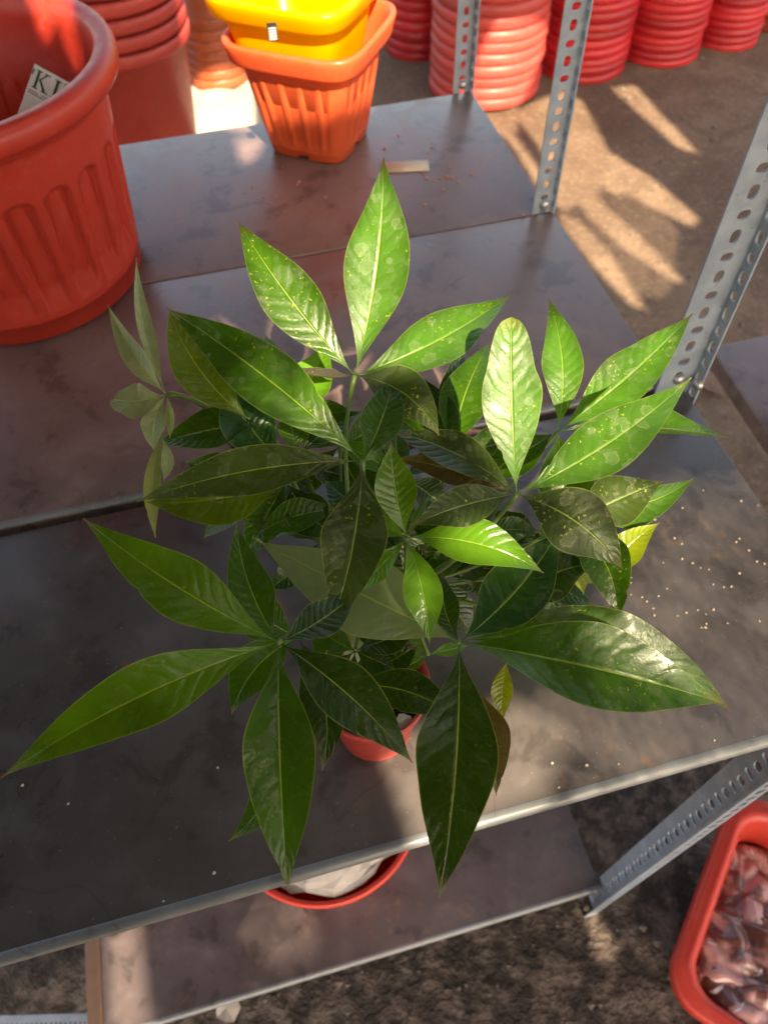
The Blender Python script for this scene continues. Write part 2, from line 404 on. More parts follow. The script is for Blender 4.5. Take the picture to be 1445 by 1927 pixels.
# ------------------------------------------------------------------ pots
def fluted_pot(name, r0, r1, h, mat, nf=22, parent=None):
    """r0 base radius, r1 top radius; fluted wall with rolled rim"""
    prof = [(r0*.2, 0), (r0*.92, 0), (r0, .004), (r0*1.004, h*.10)]
    nz = 80
    for i in range(nz+1):
        t = i/nz; z = h*(.10+.74*t); prof.append((r0+(r1*.90-r0)*(z/h), z))
    rw = r1*.90
    prof += [(rw, h*.86), (r1*.925, h*.875), (r1*.93, h*.89), (r1*.985, h*.90), (r1*1.0, h*.925), (r1*1.0, h*.96), (r1*.985, h*.988), (r1*.955, h), (r1*.90, h*.997), (r1*.872, h*.975),
             (rw*.945, h*.90), (rw*.955, h*.74), (rw*.925, h*.72), (r0*.93, h*.06), (r0*.85, h*.035), (.001, h*.035)]
    def f(t, i, r, z):
        q = z/h
        if (.12 < q < .80) and i < nz+5:
            ph = (t*nf/(2*math.pi)) % 1.0; x = abs(ph-.5)*2       # 0 centre of flute .. 1 edge
            inside = min(1, max(0, (.80-x)/.22))
            top = .68 - .035*(x/.8)**2 if x < .8 else .64
            e = min(1, max(0, (top-q)/.018))*min(1, max(0, (q-.14)/.12))
            inside = inside*inside*(3-2*inside)
            conv = .6*(1-(min(x, .8)/.8)**2)
            r -= r0*.075*inside*e*(1-conv*.75)
        if abs(q-.10) < .004: r -= r0*.008
        return r, z
    return lathe(prof, 440, f, cap=False)
def vertical_height(base, px, py):
    """height at which the vertical line over base meets pixel row py"""
    lo, hi = 0, 1.2
    for _ in range(50):
        mdl = (lo+hi)/2; q = base+Vector((0, 0, mdl))-CAM
        y = CY - F*q.dot(up)/q.dot(fwd)
        if y > py: lo = mdl
        else: hi = mdl
    return lo
# big red fluted pot
bc = PZ(60, 512, ZS+.001)
bh = vertical_height(bc, 0, 108)
print('big pot h', bh)
t = empty('fluted_pot', bc, label='big red fluted plastic pot at the left, a white card standing inside', cat='plant pot')
V, Fc = fluted_pot('p', .139, .180, bh, M['red'], 22)
mesh('pot_body', V, Fc, M['red'], t)
t['pot'] = 1; del t['pot']
# card inside
def letter(poly_list, mat, parent, frame, name='letter'):
    O, X, Y, N = frame; V, Fc = [], []
    for poly in poly_list:
        b = len(V)
        for x, y in poly: V.append(O+X*x+Y*y+N*.0006)
        Fc.append(tuple(range(b, b+len(poly))))
    o = mesh(name, V, Fc, mat, parent, smooth=False); return o
def card():
    c0 = P(88, 165, .83)
    X = (P(136, 158, .83)-P(66, 120, .83)); wd = X.length; X.normalize()
    N = (CAM-c0).normalized(); Y = N.cross(X).normalized(); N = X.cross(Y)
    if N.dot(CAM-c0) < 0: N = -N
    W2, H2 = wd, .062
    o0 = P(66, 120, .83)
    root = empty('price_card', o0-Y*H2, label='white card with dark green capital letters standing inside the big red pot', cat='card')
    V = [-Y*0+Vector((0, 0, 0))]
    base = root.location
    pts = [o0-Y*H2, o0+X*W2-Y*H2, o0+X*W2, o0]
    V = [p-base for p in pts]+[p-base-N*.0012 for p in pts]
    Fc = [(0, 1, 2, 3), (7, 6, 5, 4), (0, 4, 5, 1), (1, 5, 6, 2), (2, 6, 7, 3), (3, 7, 4, 0)]
    mesh('card_sheet', V, Fc, M['white'], root, smooth=False)
    s = W2/60.0
    def R4(x0, y0, x1, y1): return [(x0*s, y0*s), (x1*s, y0*s), (x1*s, y1*s), (x0*s, y1*s)]
    fr = (o0-base, X, Y, N)
    # apostrophe-like stroke, K, I in a serif face (heights in card units below the top edge)
    q = lambda L: [(x*s, y*s) for x, y in L]
    letter([q([(1, -6), (4, -6), (2.5, -14), (1, -14)])], M['green'], root, fr)
    letter([R4(9, -29, 13, -5), R4(6.5, -6.2, 15.5, -4.6), R4(6.5, -29.6, 15.5, -28),
            q([(13, -17), (23, -5), (26, -5), (15, -17.5)]), q([(15, -17.5), (17, -15.5), (29, -29), (24, -29)]),
            R4(20, -6.2, 29, -4.6), R4(21.5, -29.6, 32, -28)], M['green'], root, fr)
    letter([R4(39, -29, 43.5, -5), R4(36, -6.2, 46.5, -4.6), R4(36, -29.6, 46.5, -28)], M['green'], root, fr)
    letter([R4(53, -29, 57, -5), R4(50, -6.2, 59.5, -4.6)], M['green'], root, fr)
    letter([R4(3, -35, 20, -34), R4(24, -35, 50, -34), R4(3, -38, 32, -37)], M['black'], root, fr, 'small_print')
card()
# square pots
def sq_pot(rb, rtop, h, flutes=True, rimh=.2, inner=True):
    n = 384
    def sq(t, r, k=5.):
        c, s = abs(math.cos(t)), abs(math.sin(t)); return r/((c**k+s**k)**(1/k))
    prof = [(.001, .003), (rb*.9, .003), (rb*.97, 0), (rb, .004), (rb*1.02, .012)]
    N = 60; tr = 1-rimh
    for i in range(N+1):
        q = .08+(tr-.10)*i/N; prof.append((rb+(rtop*.915-rb)*q, h*q))
    prof += [(rtop*.925, h*tr), (rtop*.97, h*(tr+.005)), (rtop*1.0, h*(tr+.03)), (rtop*1.03, h*.93), (rtop*1.05, h*.97), (rtop*1.04, h*.995), (rtop*1.0, h), (rtop*.96, h*.985),
             (rtop*.93, h*.9), (rtop*.86, h*tr), (rb*.93, h*.05), (.001, h*.05)]
    def f(t, i, r, z):
        q = z/h
        if flutes and 4 < i <= 4+N+1:
            a = (t % (math.pi/2)); 
            u = math.tan(a-math.pi/4)                       # -1..1 across the face
            if abs(u) < .72:
                ph = (u/.72*2+.5) % 1; x = abs(ph-.5)*2
                e = min(1, max(0, (q-.10)/.08))*min(1, max(0, ((1-rimh-.09)-q)/.03))
                r -= rb*.040*min(1, max(0, (.85-x)/.35))*e
        # the base is cut up a little at mid side (drain arch)
        rr = sq(t+math.pi/4, r)/1.0
        if z < .006 and i in (2, 3):
            u = math.tan(((t) % (math.pi/2))-math.pi/4)
            if abs(u) < .14: z += .006
        return rr, z
    return lathe(prof, n, f, cap=False)
sc = PZ(603, 262, ZS+.001)
sh_ = vertical_height(sc, 0, 40)
print('sq', sh_)
t = empty('square_pot', sc, R(22), label='square orange fluted pot holding a yellow pot on the farthest shelf', cat='plant pot', group='nested square pots')
V, Fc = sq_pot(.060, .094, sh_, True, .19)
mesh('pot_body', V, Fc, M['orange'], t)
yh = sh_
t = empty('square_pot', sc+Vector((-.012, .004, .052)), R(22), label='glowing yellow square pot set inside the orange one', cat='plant pot', group='nested square pots')
V, Fc = sq_pot(.056, .096, yh*1.0, False, .17)
mesh('pot_body', V, Fc, M['yellow'], t)
lab_p = P(510, 50, .90)
def barcode():
    c = P(513, 60, .855); N = (CAM-c).normalized(); N.z *= .3; N.normalize()
    X = Vector((0, 0, 1)).cross(N).normalized(); Y = N.cross(X)
    g = mesh('price_sticker', [X*a+Y*b for a, b in ((-.0055, -.009), (.0055, -.009), (.0055, .009), (-.0055, .009))], [(0, 1, 2, 3)], M['black'], None, c, smooth=False)
    meta(g, 'tiny dark bordered price sticker on the yellow square pot', 'sticker')
    for k in range(5):
        b = -.0075+k*.0026
        mesh('printed_bar', [X*a+Y*bb+N*.0004 for a, bb in ((-.0042, b), (.0042, b), (.0042, b+.0014), (-.0042, b+.0014))], [(0, 1, 2, 3)], M['white'], g, smooth=False)
    return g, N
stk, stkN = barcode()
# nested round pots
ORD = ['lowest', 'second', 'third', 'fourth', 'fifth', 'sixth', 'seventh', 'eighth', 'ninth', 'tenth', 'eleventh', 'twelfth', 'thirteenth',
       'fourteenth', 'fifteenth', 'sixteenth', 'seventeenth', 'eighteenth', 'nineteenth', 'twentieth', 'twenty-first', 'twenty-second', 'twenty-third', 'twenty-fourth']
def inv_pot(r, h, pitch):
    """pot upside down: wide rim at the bottom, narrowing upwards"""
    prof = [(r*.93, .002), (r*.985, 0), (r, pitch*.15), (r*1.0, pitch*.55), (r*.985, pitch*.86), (r*.955, pitch*.97), (r*.93, pitch*1.05), (r*.72, h*.97), (r*.70, h), (.001, h)]
    return lathe(prof, 80, cap=False)
def inv_stack(px, py, rpx, n, pitch, mat, where, z=ZF, lean=(0, 0), hh=.34, mat2=None):
    front = PZ(px, py, z); dpt = (front-CAM).dot(fwd)
    r = rpx*(dpt+.1)/F
    ctr = front+Vector((front.x, front.y, 0)).normalized()*r
    V, Fc = inv_pot(r, hh, pitch); src = None
    for i in range(n):
        loc = ctr+Vector((random.uniform(-.003, .003)+lean[0]*i, lean[1]*i+random.uniform(-.003, .003), i*pitch+random.uniform(-.003, .003)))
        if src is None:
            o = src = mesh('round_pot', V, Fc, mat, None, loc)
        else:
            o = src.copy(); link(o); o.location = loc
        o.rotation_euler = (random.uniform(-.014, .014), random.uniform(-.014, .014), random.uniform(0, 6)); k = random.uniform(.985, 1.015); o.scale = (k, k, 1)
        meta(o, f'upside-down red pot, {ORD[i]} rim from the bottom of {where}', 'plant pot', 'stacked upside-down red pots')
    return ctr, r
inv_stack(785, 118, 62, 8, .037, M['stack'], 'the stack left of the back post')
inv_stack(906, 211, 103, 13, .0405, M['salmon'], 'the salmon stack behind the back post')
inv_stack(1082, 158, 84, 18, .031, M['stack'], 'the stack behind the middle post')
inv_stack(1225, 128, 76, 22, .028, M['stack'], 'the stack right of the middle post')
inv_stack(1350, 97, 62, 20, .027, M['stack'], 'the stack in the top right corner')
inv_stack(1450, 62, 50, 6, .045, M['terracotta'], 'the stack at the right frame edge')
def up_pot(r0, r1, h, lip):
    prof = [(.001, 0), (r0*.96, 0), (r0, .005), (r1*.93, h-lip*1.05), (r1*.985, h-lip), (r1*1.005, h-lip*.8), (r1*1.01, h-lip*.3), (r1, h-.004), (r1*.97, h), (r1*.945, h-.01), (r0*.94, .01), (.001, .01)]
    return lathe(prof, 96, cap=False)
def up_stack(px, py, r0, r1, h, lip, n, pitch, mat, where, z, at_top_rim=None):
    ctr = at_top_rim if at_top_rim is not None else PZ(px, py, z)
    V, Fc = up_pot(r0, r1, h, lip); src = None
    for i in range(n):
        loc = ctr+Vector((random.uniform(-.002, .002), random.uniform(-.002, .002), i*pitch))
        if src is None: o = src = mesh('round_pot', V, Fc, mat, None, loc)
        else: o = src.copy(); link(o); o.location = loc
        meta(o, f'upright red pot, {ORD[i]} rim from the bottom of {where}', 'plant pot', 'upright nested red pots')
up_stack(228, 470, .130, .20, .56, .036, 12, .042, M['salmon'], 'the stack behind the fluted pot', ZF, PZ(262, 272, -1.25)+Vector((0, .1, -.27)))
def terr():
    c = PZ(408, 170, -1.30)
    inv = inv_pot(.105, .2, .030)
    src = None
    for i in range(7):
        loc = Vector((c.x, c.y+.10, ZC-1.30+i*.031)); loc.z -= 0
        if src is None: o = src = mesh('round_pot', *inv, M['terracotta'], None, loc)
        else: o = src.copy(); link(o); o.location = loc
        meta(o, f'orange-brown pot, {ORD[i]} rim from the bottom of the stack left of the square pots', 'plant pot', 'orange-brown stacked pots')
    # what they stand on: a pale sack on the floor
    V, Fc = [], []
    nx, ny = 28, 24
    for j in range(ny+1):
        for i in range(nx+1):
            u, v = i/nx*2-1, j/ny*2-1
            e = max(0, 1-max(abs(u), abs(v))**4)
            z = .22*e**.4*(1+.10*noise.noise((u*3, v*3, 1))+.05*noise.noise((u*9, v*9, 2)))
            V.append((u*.24, v*.32, z))
    for j in range(ny):
        for i in range(nx):
            a = j*(nx+1)+i; Fc.append((a, a+1, a+nx+2, a+nx+1))
    o = mesh('sack', V, Fc, M['bark2'], None, (c.x+.03, c.y+.04, 0), .3)
    meta(o, 'pale sunlit sack lying on the ground under the orange-brown pots', 'sack')
terr()
# pot on the lower shelf
def lower_pot():
    r = .145
    rim = P(606, 1503, 1.16); base = Vector((rim.x, rim.y, ZC-1.40+.001)); h = rim.z-base.z
    t = empty('round_pot', base, label='red round pot with a crumpled bag, standing on the lower shelf', cat='plant pot')
    prof = [(.001, 0), (.098, 0), (.10, .004), (r*.93, h-.032), (r*1.0, h-.028), (r*1.02, h-.006), (r*1.0, h), (r*.96, h-.003), (r*.93, h-.03), (.095, .012), (.001, .012)]
    mesh('pot_body', *lathe(prof, 96, cap=False), M['red'], t)
    V, Fc = [], []; n = 40
    for j in range(14):
        q = j/13
        for k in range(n):
            a = 2*math.pi*k/n
            rr_ = r*.86*(1-q**2.2)**.5*(1+.16*noise.noise((math.cos(a)*3, math.sin(a)*3, q*4)))
            if j == 0: rr_ = r*.88*(1+.05*math.sin(a*9))
            z = h-.012+.055*q+.018*noise.noise((math.cos(a)*rr_*40, math.sin(a)*rr_*40, 2))
            V.append((rr_*math.cos(a), rr_*math.sin(a), z))
    for j in range(13):
        for k in range(n):
            a = j*n+k; b = j*n+(k+1) % n; Fc.append((a, b, b+n, a+n))
    o = mesh('plastic_bag', V, Fc, M['paper'], None, base, smooth=False)
    meta(o, 'crumpled pale bag stuffed in the pot on the lower shelf', 'bag')
lower_pot()
# ------------------------------------------------------------------ the bin at lower right
def bin_():
    zt = -1.30
    pts = [(1392, 1478), (1258, 1825), (1300, 1905), (1660, 2040), (1800, 1560), (1440, 1478)]
    c0, c1, c3, c4 = PZ(1388, 1476, zt), PZ(1246, 1868, zt), PZ(1640, 2020, zt), PZ(1760, 1545, zt)
    X = (c3-c1); Y = (c0-c1); Y2 = Y.normalized(); X = X-Y2*X.dot(Y2)
    wx, wy = X.length, Y.length; X.normalize()
    ctr = c1+X*wx/2+Y2*wy/2; rz = math.atan2(X.y, X.x); h = zt+ZC
    t = empty('tray', Vector((ctr.x, ctr.y, 0)), rz, label='red rectangular tray with rounded corners holding clear bags at lower right', cat='tray')
    def rr(a, b, r, z, n=10):
        out = []
        for cx, cy, s in ((a-r, b-r, 0), (-a+r, b-r, 90), (-a+r, -b+r, 180), (a-r, -b+r, 270)):
            for k in range(n+1):
                q = R(s+90*k/n); out.append((cx+r*math.cos(q), cy+r*math.sin(q), z))
        return out
    a, b = wx/2, wy/2
    rings = [(a-.064, b-.064, .03, .004), (a-.060, b-.060, .035, 0), (a-.056, b-.056, .04, .02), (a-.030, b-.030, .045, h-.045), (a-.026, b-.026, .045, h-.030), (a-.006, b-.006, .055, h-.030), (a, b, .056, h-.026),
             (a, b, .056, h-.006), (a-.004, b-.004, .054, h-.001), (a-.012, b-.012, .05, h-.003), (a-.016, b-.016, .05, h), (a-.024, b-.024, .046, h-.002), (a-.030, b-.030, .044, h-.012), (a-.036, b-.036, .043, h-.05), (a-.064, b-.064, .035, .012), (a-.12, b-.12, .02, .010)]
    V, Fc = [], []
    for g in rings: V += rr(*g)
    n = 44
    for i in range(len(rings)-1):
        for k in range(n):
            p = i*n+k; q = i*n+(k+1) % n; Fc.append((p, q, q+n, p+n))
    Fc.append(tuple((len(rings)-1)*n+k for k in range(n)))
    mesh('tray_body', V, Fc, M['red'], t)
    # clear bags of reddish soil
    nb = NT('clear_bag_film'); p = nb.coords(); a_ = nb.noise(p, 34, 4, .6, .5)
    cc = nb.mix(nb.ramp(nb.noise(p, 22, 3, .5, .3), .45, .60), (.13, .035, .022), (.52, .25, .22))
    cc = nb.mix(nb.ramp(nb.noise(nb.mapping(p, (1, .35, 1)), 60, 2, .5, .8), .64, .70), cc, (.75, .62, .62))  # pale streaks painted in as glints on the film
    film = nb.done(nb.bsdf(cc, .30, a_, .3, .006, Specular_IOR_Level=.6, Coat_Weight=.4, Coat_Roughness=.15))
    spots = [(-.66, .50, 0., .9), (-.70, .05, 1., 1.), (-.64, -.50, 2.1, .95), (-.12, .30, 3.3, .9), (-.10, -.28, 4.2, 1.), (-.2, -.82, 5.5, .85), (.5, .1, 6.1, 1.), (.5, -.5, 7.7, 1.)]
    words = ['topmost against the left rim of the tray', 'lying against the long left wall of the tray', 'nearest the lower left tray corner', 'second from the left rim near the tray top', 'in the middle of the visible tray', 'at the bottom edge of the photo', 'farthest right in the middle row', 'farthest right in the lower row']
    for i, (u, v, sd, sc_) in enumerate(spots):
        V, Fc = [], []; nx, ny = 34, 26
        for side in (1, -1):
            for j in range(ny+1):
                for k in range(nx+1):
                    x, y = k/nx*2-1, j/ny*2-1
                    e = max(0, 1-abs(x)**3.2)*max(0, 1-abs(y)**2.6)
                    q = Vector((x*2.1+sd, y*1.7, sd))
                    cr = abs(noise.noise(q*.9))*1.1+abs(noise.noise(q*1.9))*.25
                    z = side*(e**.55*.026)+(.020*cr-.008)*(.3+e)
                    tie = 1-.45*max(0, y-.35)
                    V.append((x*.062*tie*(1+.08*noise.noise(q)), y*.075, z*(1 if side > 0 else .6)))
        n1 = (nx+1)*(ny+1)
        for sdx in (0, 1):
            for j in range(ny):
                for k in range(nx):
                    p0 = sdx*n1+j*(nx+1)+k; f = (p0, p0+1, p0+nx+2, p0+nx+1); Fc.append(f if sdx == 0 else f[::-1])
        loc = t.location+Matrix.Rotation(rz, 3, 'Z')@Vector((u*(a-.07), v*(b-.07), h-.075+.018*(i % 3)))
        o = mesh('plastic_bag', V, Fc, film, None, loc, sd*2.1, smooth=True); o.rotation_euler.x = .35*math.sin(sd*3); o.rotation_euler.y = .3*math.cos(sd*5)
        meta(o, f'clear crumpled bag of reddish soil {words[i]}', 'bag', 'clear bags in the red tray')
    V, Fc = boxv(-a+.07, a-.07, -b+.07, b-.07, .012, h-.12)
    o = mesh('potting_soil', V, Fc, M['soil'], None, t.location, rz); meta(o, 'dark soil filling the red tray under the bags', 'soil')
bin_()
# low slotted rail at bottom left, scraps, stones
def rail():
    a = PZ(-160, 1917, -1.43); b = PZ(168, 1907, -1.43)
    d = (b-a); L = d.length; rz = math.atan2(d.y, d.x)
    V, Fc = [], []
    n = 36; p = L/n
    for i in range(n):
        x0 = i*p
        for (u0, u1, v0, v1) in ((0, p, 0, .010), (0, p, .026, .036), (0, p*.35, .010, .026), (p*.72, p, .010, .026)):
            k = len(V); V += [(x0+u0, -v0, 0), (x0+u1, -v0, 0), (x0+u1, -v1, 0), (x0+u0, -v1, 0)]; Fc.append((k, k+1, k+2, k+3))
    k = len(V); V += [(0, 0, 0), (L, 0, 0), (L, 0, -.036), (0, 0, -.036)]; Fc.append((k, k+1, k+2, k+3))
    o = mesh('slotted_rail', V, Fc, M['steel'], None, a, rz, smooth=False); solid(o, .002)
    meta(o, 'slotted steel rail lying low at the bottom left corner of the photo', 'rail')
rail()
def shard(px, py, z, s, name, label, cat, mat, seed):
    rnd = random.Random(seed); V = []; n = 7
    for k in range(n):
        q = 2*math.pi*k/n; r = s*rnd.uniform(.6, 1.1); V.append((r*math.cos(q), r*math.sin(q)*.6, rnd.uniform(.004, .016)))
    V.append((0, 0, .010)); Fc = [(k, (k+1) % n, n) for k in range(n)]
    o = mesh(name, V, Fc, mat, None, PZ(px, py, z), rnd.uniform(0, 3), smooth=False); solid(o, .001); meta(o, label, cat)
shard(428, 1897, ZF, .035, 'paper_scrap', 'pale torn scrap of paper on the earth just below the lower shelf edge', 'paper', M['paper'], 3)
shard(1330, 722, ZF, .06, 'reddish_scrap', 'reddish flat scrap on the ground between the racks at right', 'scrap', M['wood'], 5)  # flat reddish piece laid on the ground
# label plate on the far shelf
V, Fc = boxv(-.034, .034, -.013, .013, 0, .0012)
o = mesh('dirty_label', V, Fc, M['stone'], None, PZ(762, 314, ZS+.0006), R(2)); meta(o, 'worn pale label stuck to the farthest shelf right of the orange pot', 'label')
# rubble near the rack's foot
def rubble():
    V, Fc = [], []; rnd = random.Random(5)
    for i in range(1500):
        x, y = rnd.uniform(-1.0, 1.6), rnd.uniform(-.25, 1.15)
        s = rnd.uniform(.0015, .006)*(1.5 if rnd.random() < .1 else 1); b = len(V)
        for k in range(6):
            d = [(1, 0, 0), (-1, 0, 0), (0, 1, 0), (0, -1, 0), (0, 0, 1), (0, 0, -1)][k]
            V.append((x+d[0]*s*rnd.uniform(.6, 1.2), y+d[1]*s*rnd.uniform(.6, 1.2), .006+d[2]*s*.7))
        for f in ((0, 2, 4), (2, 1, 4), (1, 3, 4), (3, 0, 4), (2, 0, 5), (1, 2, 5), (3, 1, 5), (0, 3, 5)): Fc.append(tuple(b+q for q in f))
    for i in range(700):
        x, y = rnd.uniform(.2, 2.4), rnd.uniform(1.1, 4.0)
        s = rnd.uniform(.002, .007)*(2.2 if rnd.random() < .06 else 1); b = len(V)
        for k in range(6):
            d = [(1, 0, 0), (-1, 0, 0), (0, 1, 0), (0, -1, 0), (0, 0, 1), (0, 0, -1)][k]
            V.append((x+d[0]*s*rnd.uniform(.6, 1.5), y+d[1]*s*rnd.uniform(.6, 1.2), .012*noise.noise((x*2.2, y*2.2, 0))+.004+d[2]*s*.6))
        for f in ((0, 2, 4), (2, 1, 4), (1, 3, 4), (3, 0, 4), (2, 0, 5), (1, 2, 5), (3, 1, 5), (0, 3, 5)): Fc.append(tuple(b+q for q in f))
    o = mesh('gravel', V, Fc, simple('earth_clod', (.11, .085, .07), .9), smooth=False); meta(o, 'dark gravel and clods on the earth at the rack foot', 'gravel', kind='stuff')
rubble()
# grains on the shelves
def grains():
    V, Fc = lathe([(.0001, .0016), (.0009, .0014), (.0014, .0007), (.0013, .0002), (.0008, 0)], 9, cap=False)
    pale = [(1322, 923), (1283, 956), (1393, 943), (1425, 951), (1268, 1013), (1282, 1024), (1247, 1059), (1282, 1052), (1302, 1060), (1317, 1069), (1333, 1072), (1390, 1014), (1384, 1020), (1408, 1036),
            (1423, 1057), (1437, 1061), (1390, 1079), (1341, 1100), (1361, 1105), (1375, 1104), (1254, 1108), (1186, 1087), (1186, 1097), (1186, 1119), (1207, 1124), (1216, 1132), (1238, 1122), (1228, 1145), (1230, 1158),
            (1274, 1159), (1290, 1153), (1312, 1148), (1341, 1147), (1327, 1156), (1328, 1174), (1319, 1181), (1326, 1181), (1368, 1173), (1428, 1169), (1343, 1393), (1038, 1436), (1103, 1440), (1163, 1438), (1051, 1482), (43, 1478), (129, 1513),
            (403, 1643), (308, 1696), (410, 1445), (1180, 1070), (1231, 978)]
    red = [(750, 256), (724, 280), (814, 270), (812, 278), (806, 288), (532, 316), (476, 352), (462, 363), (497, 371), (520, 371), (509, 383), (560, 348), (563, 343), (613, 372), (797, 329), (802, 336), (815, 342), (827, 337),
           (835, 332), (842, 334), (851, 334), (845, 316), (862, 344), (834, 358), (887, 329), (799, 386), (795, 326), (984, 405), (657, 289)]
    src = {}
    for lst, mt, z, nm, lb, g in ((pale, 'grain', ZS-.008, 'grain', 'tiny pale seed-like grain scattered on the near shelf', 'pale grains on the near shelf'),
                                  (red, 'redgrain', ZS, 'grain', 'tiny reddish grain scattered on the farthest shelf', 'reddish grains on the farthest shelf')):
        s0 = None
        for i, (x, y) in enumerate(lst):
            loc = PZ(x, y, z+.0002)
            if s0 is None: o = s0 = mesh(nm, V, Fc, M[mt], None, loc)
            else: o = s0.copy(); link(o); o.location = loc
            k = random.uniform(.5, .9)*(1.9 if mt == 'redgrain' else 1); o.scale = (k*1.2, k, k); o.rotation_euler.z = random.uniform(0, 6)
            meta(o, lb, 'grain', g)
grains()
def inpoly(x, y, poly):
    c = False; j = len(poly)-1
    for i in range(len(poly)):
        xi, yi = poly[i]; xj, yj = poly[j]
        if (yi > y) != (yj > y) and x < (xj-xi)*(y-yi)/(yj-yi)+xi: c = not c
        j = i
    return c
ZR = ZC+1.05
def on_blocker(p): k = (ZR-p.z)/S.z; return (p.x+S.x*k, p.y+S.y*k)
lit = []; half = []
def LZ(pts, z): lit.append([on_blocker(PZ(x, y, z)) for x, y in pts])
def LD(pts, d): lit.append([on_blocker(P(x, y, d)) for x, y in pts])
# ------------------------------------------------------------------ the plant
G = dict(  # leaf colours
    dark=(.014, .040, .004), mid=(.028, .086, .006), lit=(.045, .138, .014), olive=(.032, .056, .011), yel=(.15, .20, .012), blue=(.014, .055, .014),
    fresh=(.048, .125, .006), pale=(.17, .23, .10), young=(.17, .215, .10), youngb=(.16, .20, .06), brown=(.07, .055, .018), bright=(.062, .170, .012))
potc = PZ(700, 1284, ZS+.085)
base = Vector((potc.x, potc.y, ZC+ZS-.008+.001)); ph_ = potc.z-base.z
plant = empty('money_tree', base, label='glossy green potted plant with hand-shaped leaves in a small red pot on the near shelf', cat='potted plant')
PR = .042
prof = [(.001, 0), (PR*.70, 0), (PR*.72, .003), (PR*.90, ph_-.016), (PR*.985, ph_-.014), (PR*1.02, ph_-.003), (PR*1.0, ph_), (PR*.965, ph_-.001), (PR*.93, ph_-.006), (PR*.88, ph_-.02), (PR*.66, .006), (.001, .006)]
mesh('pot', *lathe(prof, 96, cap=False), M['salmon'], plant)
V, Fc = [], []
n = 48
for j in range(14):
    for k in range(n):
        r = PR*.90*j/13; a = 2*math.pi*k/n; x, y = r*math.cos(a), r*math.sin(a)
        V.append((x, y, ph_-.013+.004*noise.noise((x*90, y*90, 0))+.003*noise.noise((x*260, y*260, 4))))
for j in range(13):
    for k in range(n):
        a = j*n+k; b = j*n+(k+1) % n; Fc.append((a, b, b+n, a+n))
mesh('soil', V, Fc, M['soil'], plant)
def pebble(px, py, s, mt):
    q = PZ(px, py, potc.z-ZC-.006)-base; V, Fc = [], []
    for j in range(9):
        for k in range(12):
            th = math.pi*j/8; ph = 2*math.pi*k/12; d = Vector((math.sin(th)*math.cos(ph), math.sin(th)*math.sin(ph), math.cos(th)))
            V.append(d*s*(1+.35*noise.noise(d*1.5+Vector((px, 0, 0))))*1.0)
    for j in range(8):
        for k in range(12):
            a = j*12+k; b = j*12+(k+1) % 12; Fc.append((a, b, b+12, a+12))
    o = mesh('pebble', V, Fc, M[mt], plant); o.location = q; o.scale.z = .6
for a in ((722, 1280, .011, 'stone'), (690, 1300, .008, 'stone'), (760, 1358, .006, 'stone'), (650, 1240, .009, 'stone'), (780, 1300, .006, 'wood'), (700, 1262, .007, 'stone')): pebble(*a)
def bez(a, b, c, n=12): return [a*(1-t)**2+b*2*t*(1-t)+c*t*t for t in [i/n for i in range(n+1)]]
soil0 = Vector((0, 0, ph_-.013))
stems = []
for k, (px, py, d) in enumerate(((690, 1130, .52), (760, 1110, .53), (640, 1080, .53))):
    topp = P(px, py, d)-base; b0 = soil0+Vector((.010*math.cos(k*2.1), .010*math.sin(k*2.1)+.005, -.005))
    pts = [b0.lerp(topp, i/14)+Vector((.004*math.sin(i*.7+k*2), .004*math.cos(i*.7+k*2), 0))*(1 if 0 < i < 14 else 0) for i in range(15)]
    mesh('trunk', *tube(pts, lambda t: .0058-.0028*t, 10), M['bark'], plant); stems.append(topp)
UPV = Vector((0, 0, 1))
